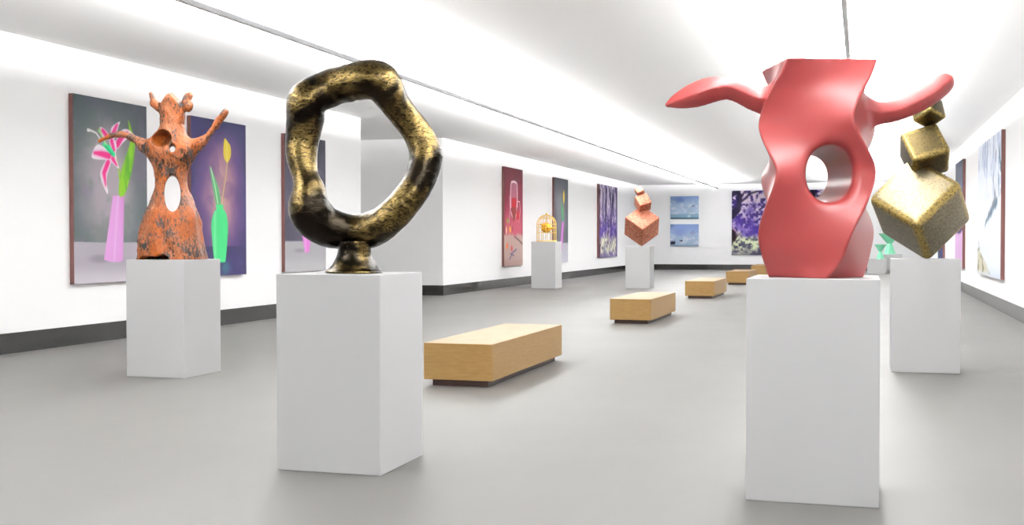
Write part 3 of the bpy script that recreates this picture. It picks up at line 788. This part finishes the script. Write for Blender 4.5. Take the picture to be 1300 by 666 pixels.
def art_grove():
    A = Art(4.46, 3.16, 190, (170, 150, 190), 29); n, f, v, c = forest(A, 0)
    A.mix(sm(.45, .9, A.t+.25*c+.1*n)*.65*sm(-.3, .3, f), (232, 218, 224)); A.mix(sm(.05, .32, -f+.3*n)*.8, (52, 38, 96))
    m = sm(.25, .36, A.t+.05*n)*sm(.66, .46, A.t+.2*c); A.mix(m*sm(-.35, .15, n)*.8, (72, 52, 138)); A.mix(m*sm(.15, .5, f)*.7, (150, 132, 190))
    A.mix(sm(.34, .24, A.t+.08*n), (170, 176, 156)); A.mix(sm(.34, .22, A.t+.08*n)*sm(-.02, .3, f), (226, 232, 196)); A.mix(sm(.33, .2, A.t+.06*n)*sm(.05, .35, -f), (64, 66, 84))
    A.mix(sm(.14, .0, A.t+.05*n)*.6, (70, 62, 88))
    D = (24, 16, 44); w = .012*A.noise(14, 14, 3, 3)
    A.fill(A.line([(.0, .62), (.07, .72), (.085, .86), (.07, 1.0)], [.06, .045, .036, .03])+w, D, 2); A.fill(A.line([(.085, .82), (.15, .88), (.19, .95), (.28, .985)], [.024, .016, .013, .008])+w*.5, D, 2)
    A.fill(A.line([(.0, .93), (.05, .98)], .03)+w, D, 2); A.fill(A.line([(.09, .86), (.13, .96), (.15, 1)], [.014, .01, .008]), D, 2)
    A.fill(A.oval((.0, .30), .07, .11)+w, (30, 12, 24), 2); A.fill(A.line([(.0, .42), (.07, .34), (.09, .28)], .005), (222, 170, 196))
    for p in ([(.40, .99), (.44, .80), (.40, .66)], [(.55, 1), (.50, .84), (.42, .72)], [(.30, .70), (.38, .80), (.47, .84)], [(.70, 1), (.72, .7), (.69, .4)], [(.9, 1), (.93, .6)]): A.fill(A.line(p, .006)+w*.4, (40, 26, 66), 1.5)
    A.fill(A.line([(.86, 1), (.87, .6), (.85, .35)], [.05, .045, .05])+w, D, 2)
    return A
hang(art_grove(), 'large purple woodland picture on the far wall behind the coral pink sculpture', (-6.11, YF, .74), **FW, thick=.06, edge=False)
def art_sky(k):
    A = Art(1.41, 1.13 if k == 0 else 1.10, 120, (176, 196, 222), 37+k); n = A.noise(4, 6, 5); n2 = A.noise(6, 9, 4, 7)
    if k == 0:
        A.mix(sm(.62, .95, A.t+.1*n), (138, 162, 204)); A.mix(sm(.26, .05, np.hypot(A.s-.32, (A.t-.83)*1.3)+.05*n), (104, 124, 172)); A.mix(sm(.0, .5, n2)*sm(.95, .5, A.t)*.8, (226, 232, 240))
        A.mix(sm(.25, .17, A.t), (140, 170, 190)); A.mix(sm(.10, .02, A.t), (52, 84, 104)); A.mix(sm(.03, .0, np.abs(A.t-.28))*.6, (220, 230, 238))
        for a in (.60, .68, .76): A.fill(A.line([(a, .22), (a-.03, .45), (a+.03, .56)], .010), (150, 172, 194), 2)
        A.mix(sm(.09, .02, np.hypot(A.s-.66, (A.t-.12)))*.9, (206, 222, 230)); A.fill(A.oval((.81, .57), .045, .035), (120, 104, 130), 2); A.fill(A.oval((.50, .52), .022, .016), (104, 112, 140), 2); A.fill(A.line([(.30, .55), (.40, .6)], .008), (170, 178, 200), 2)
    else:
        A.mix(sm(.35, .9, A.t+.1*n), (150, 172, 220)); A.mix(sm(.30, .05, np.hypot(A.s-.35, (A.t-.62)*1.2)+.05*n)*.8, (142, 158, 212)); A.mix(sm(.0, .5, n2)*sm(.75, .25, A.t)*.9, (222, 228, 240))
        A.mix(sm(.2, .0, A.t+.04*n), (150, 172, 194)); A.mix(sm(.04, .01, A.t), (96, 116, 140)); A.mix(.8*sm(.2, .05, np.hypot(A.s, A.t-.97)), (110, 128, 168))
        A.fill(A.poly([(0, .08), (0, .26), (.05, .18), (.08, .24), (.12, .20), (.16, .25), (.18, .14), (.14, .08)]), (22, 26, 40), 2)
        A.fill(A.oval((.39, .24), .05, .022), (40, 44, 56), 2); A.fill(A.line([(.33, .27), (.44, .26)], .012), (60, 66, 84), 2)
        for a, w in (((.74, .60), .03), ((.80, .66), .028), ((.85, .60), .024), ((.78, .55), .02)): A.fill(A.oval(a, w, w*.7), (122, 104, 130), 2)
        A.fill(A.line([(.80, .6), (.76, .35)], .007), (190, 180, 196), 2); A.fill(A.line([(.66, .05), (.66, .5)], .012), (176, 190, 210), 2); A.fill(A.line([(.90, .1), (.91, .45)], .012), (180, 190, 210), 2)
    return A
hang(art_sky(0), 'small cloudy blue sky picture, upper of the pair on the far wall', (-9.14, YF, 2.53), **FW, thick=.06, edge=False)
hang(art_sky(1), 'small cloudy blue sky picture, lower of the pair on the far wall', (-9.14, YF, 1.17), **FW, thick=.06, edge=False)
def art_snow():
    A = Art(4.85, 3.05, 200, (236, 241, 250), 43); n = A.noise(6, 6, 5); v = A.noise(22, 7, 5, 5); n2 = A.noise(10, 10, 4, 15)
    A.gain = 1.2
    # s: 0 is the far end, 1 the end nearest the camera
    m = sm(.05, .22, A.s)*sm(.10, .30, A.t-.42+.35*(A.s-.55)+.06*n)
    A.mix(m*sm(.0, .5, n)*.75, (186, 196, 218)); A.mix(m*sm(.15, .5, v)*.6, (150, 160, 186)); A.mix(m*sm(.0, .4, n2)*.6, (240, 244, 252))
    A.fill(A.line([(.80, .87), (.70, .70), (.78, .55), (.62, .48), (.40, .40)], [.02, .012, .03, .02, .012])+.02*n, (108, 108, 112), 3)
    A.mix(sm(.84, .97, A.s+.05*n)*sm(.47, .56, A.t+.04*n)*sm(.95, .82, A.t)*sm(-.2, .35, n2), (52, 86, 102))
    A.fill(A.line([(.36, .37), (.42, .40), (.55, .44), (.85, .53)], [.012, .012, .012, .02])+.014*n2, (72, 92, 108), 3)
    A.fill(A.line([(.05, .88), (.06, .82)], .012)+.01*n, (120, 126, 150), 3)
    d = A.poly([(.0, .02), (.0, .17), (.10, .20), (.20, .14), (.45, .08), (.60, .015)]); A.fill(d+.012*n, (206, 202, 184), 4); A.mix(sm(.004, -.004, d+.01*n)*sm(.05, .4, n2), (136, 134, 112)); A.fill(A.line([(.06, .25), (.10, .2), (.0, .18)], .008), (120, 120, 100), 2)
    A.mix(sm(.1, .0, A.t)*sm(.3, .6, A.s)*.5, (212, 224, 238))
    return A
hang(art_snow(), 'large white snowy mountain picture nearest on the right wall', (XR, 30.05, .68), **RW, thick=.08)
def art_night(k):
    A = Art(2.6, 3.08, 60, (44, 48, 72), 47+k); n = A.noise(5, 5, 4)
    A.mix(sm(.45, .7, A.t)*.6, (30, 40, 62)); A.mix(sm(.18, .02, np.hypot((A.s-.75)*.8, A.t-.60)+.05*n)*.9, (244, 210, 150)); A.mix(sm(.45, .35, A.t), (66, 44, 88))
    if k == 0: A.mix(sm(.345, .325, A.t+.02*n), (226, 190, 228)); A.mix(sm(.12, .0, A.t), (246, 236, 246))
    else: A.mix(sm(.30, .10, A.t+.03*n), (38, 40, 78))
    return A
hang(art_night(0), 'dark evening picture on the right wall, next beyond the snowy mountain picture', (XR, 37.1, .68), **RW, thick=TK)
hang(art_night(1), 'dark blue picture farther down the right wall, mostly hidden by the biggest gold cube', (XR, 45.2, .68), **RW, thick=TK)

# ------------------------------------------------------------------ camera and look
cam = bpy.data.cameras.new('camera'); co = bpy.data.objects.new('camera', cam); C.objects.link(co)
cam.sensor_fit = 'HORIZONTAL'; cam.sensor_width = 36; cam.lens = 1454.9*36/1300; cam.clip_end = 200; cam.clip_start = .05
PIT, ROLL = .0197958, -.00095483
fw = Vector((-math.sin(YAW)*math.cos(PIT), math.cos(YAW)*math.cos(PIT), -math.sin(PIT)))
rt = Vector((math.cos(YAW), math.sin(YAW), 0)); up = rt.cross(fw)
r2 = rt*math.cos(ROLL)+up*math.sin(ROLL); u2 = -rt*math.sin(ROLL)+up*math.cos(ROLL)
co.matrix_world = Matrix((( r2.x, u2.x, -fw.x, 0), (r2.y, u2.y, -fw.y, 0), (r2.z, u2.z, -fw.z, EYE), (0, 0, 0, 1)))
sc = bpy.context.scene; sc.camera = co
w = bpy.data.worlds.new('world'); sc.world = w; w.use_nodes = True
w.node_tree.nodes['Background'].inputs['Color'].default_value = (.9, .95, 1, 1); w.node_tree.nodes['Background'].inputs['Strength'].default_value = .3
sc.view_settings.view_transform = 'Standard'; sc.view_settings.look = 'None'
sc.view_settings.gamma = 1; sc.view_settings.use_curve_mapping = False; sc.view_settings.exposure = 0
sc.cycles.max_bounces = 10; sc.cycles.diffuse_bounces = 8
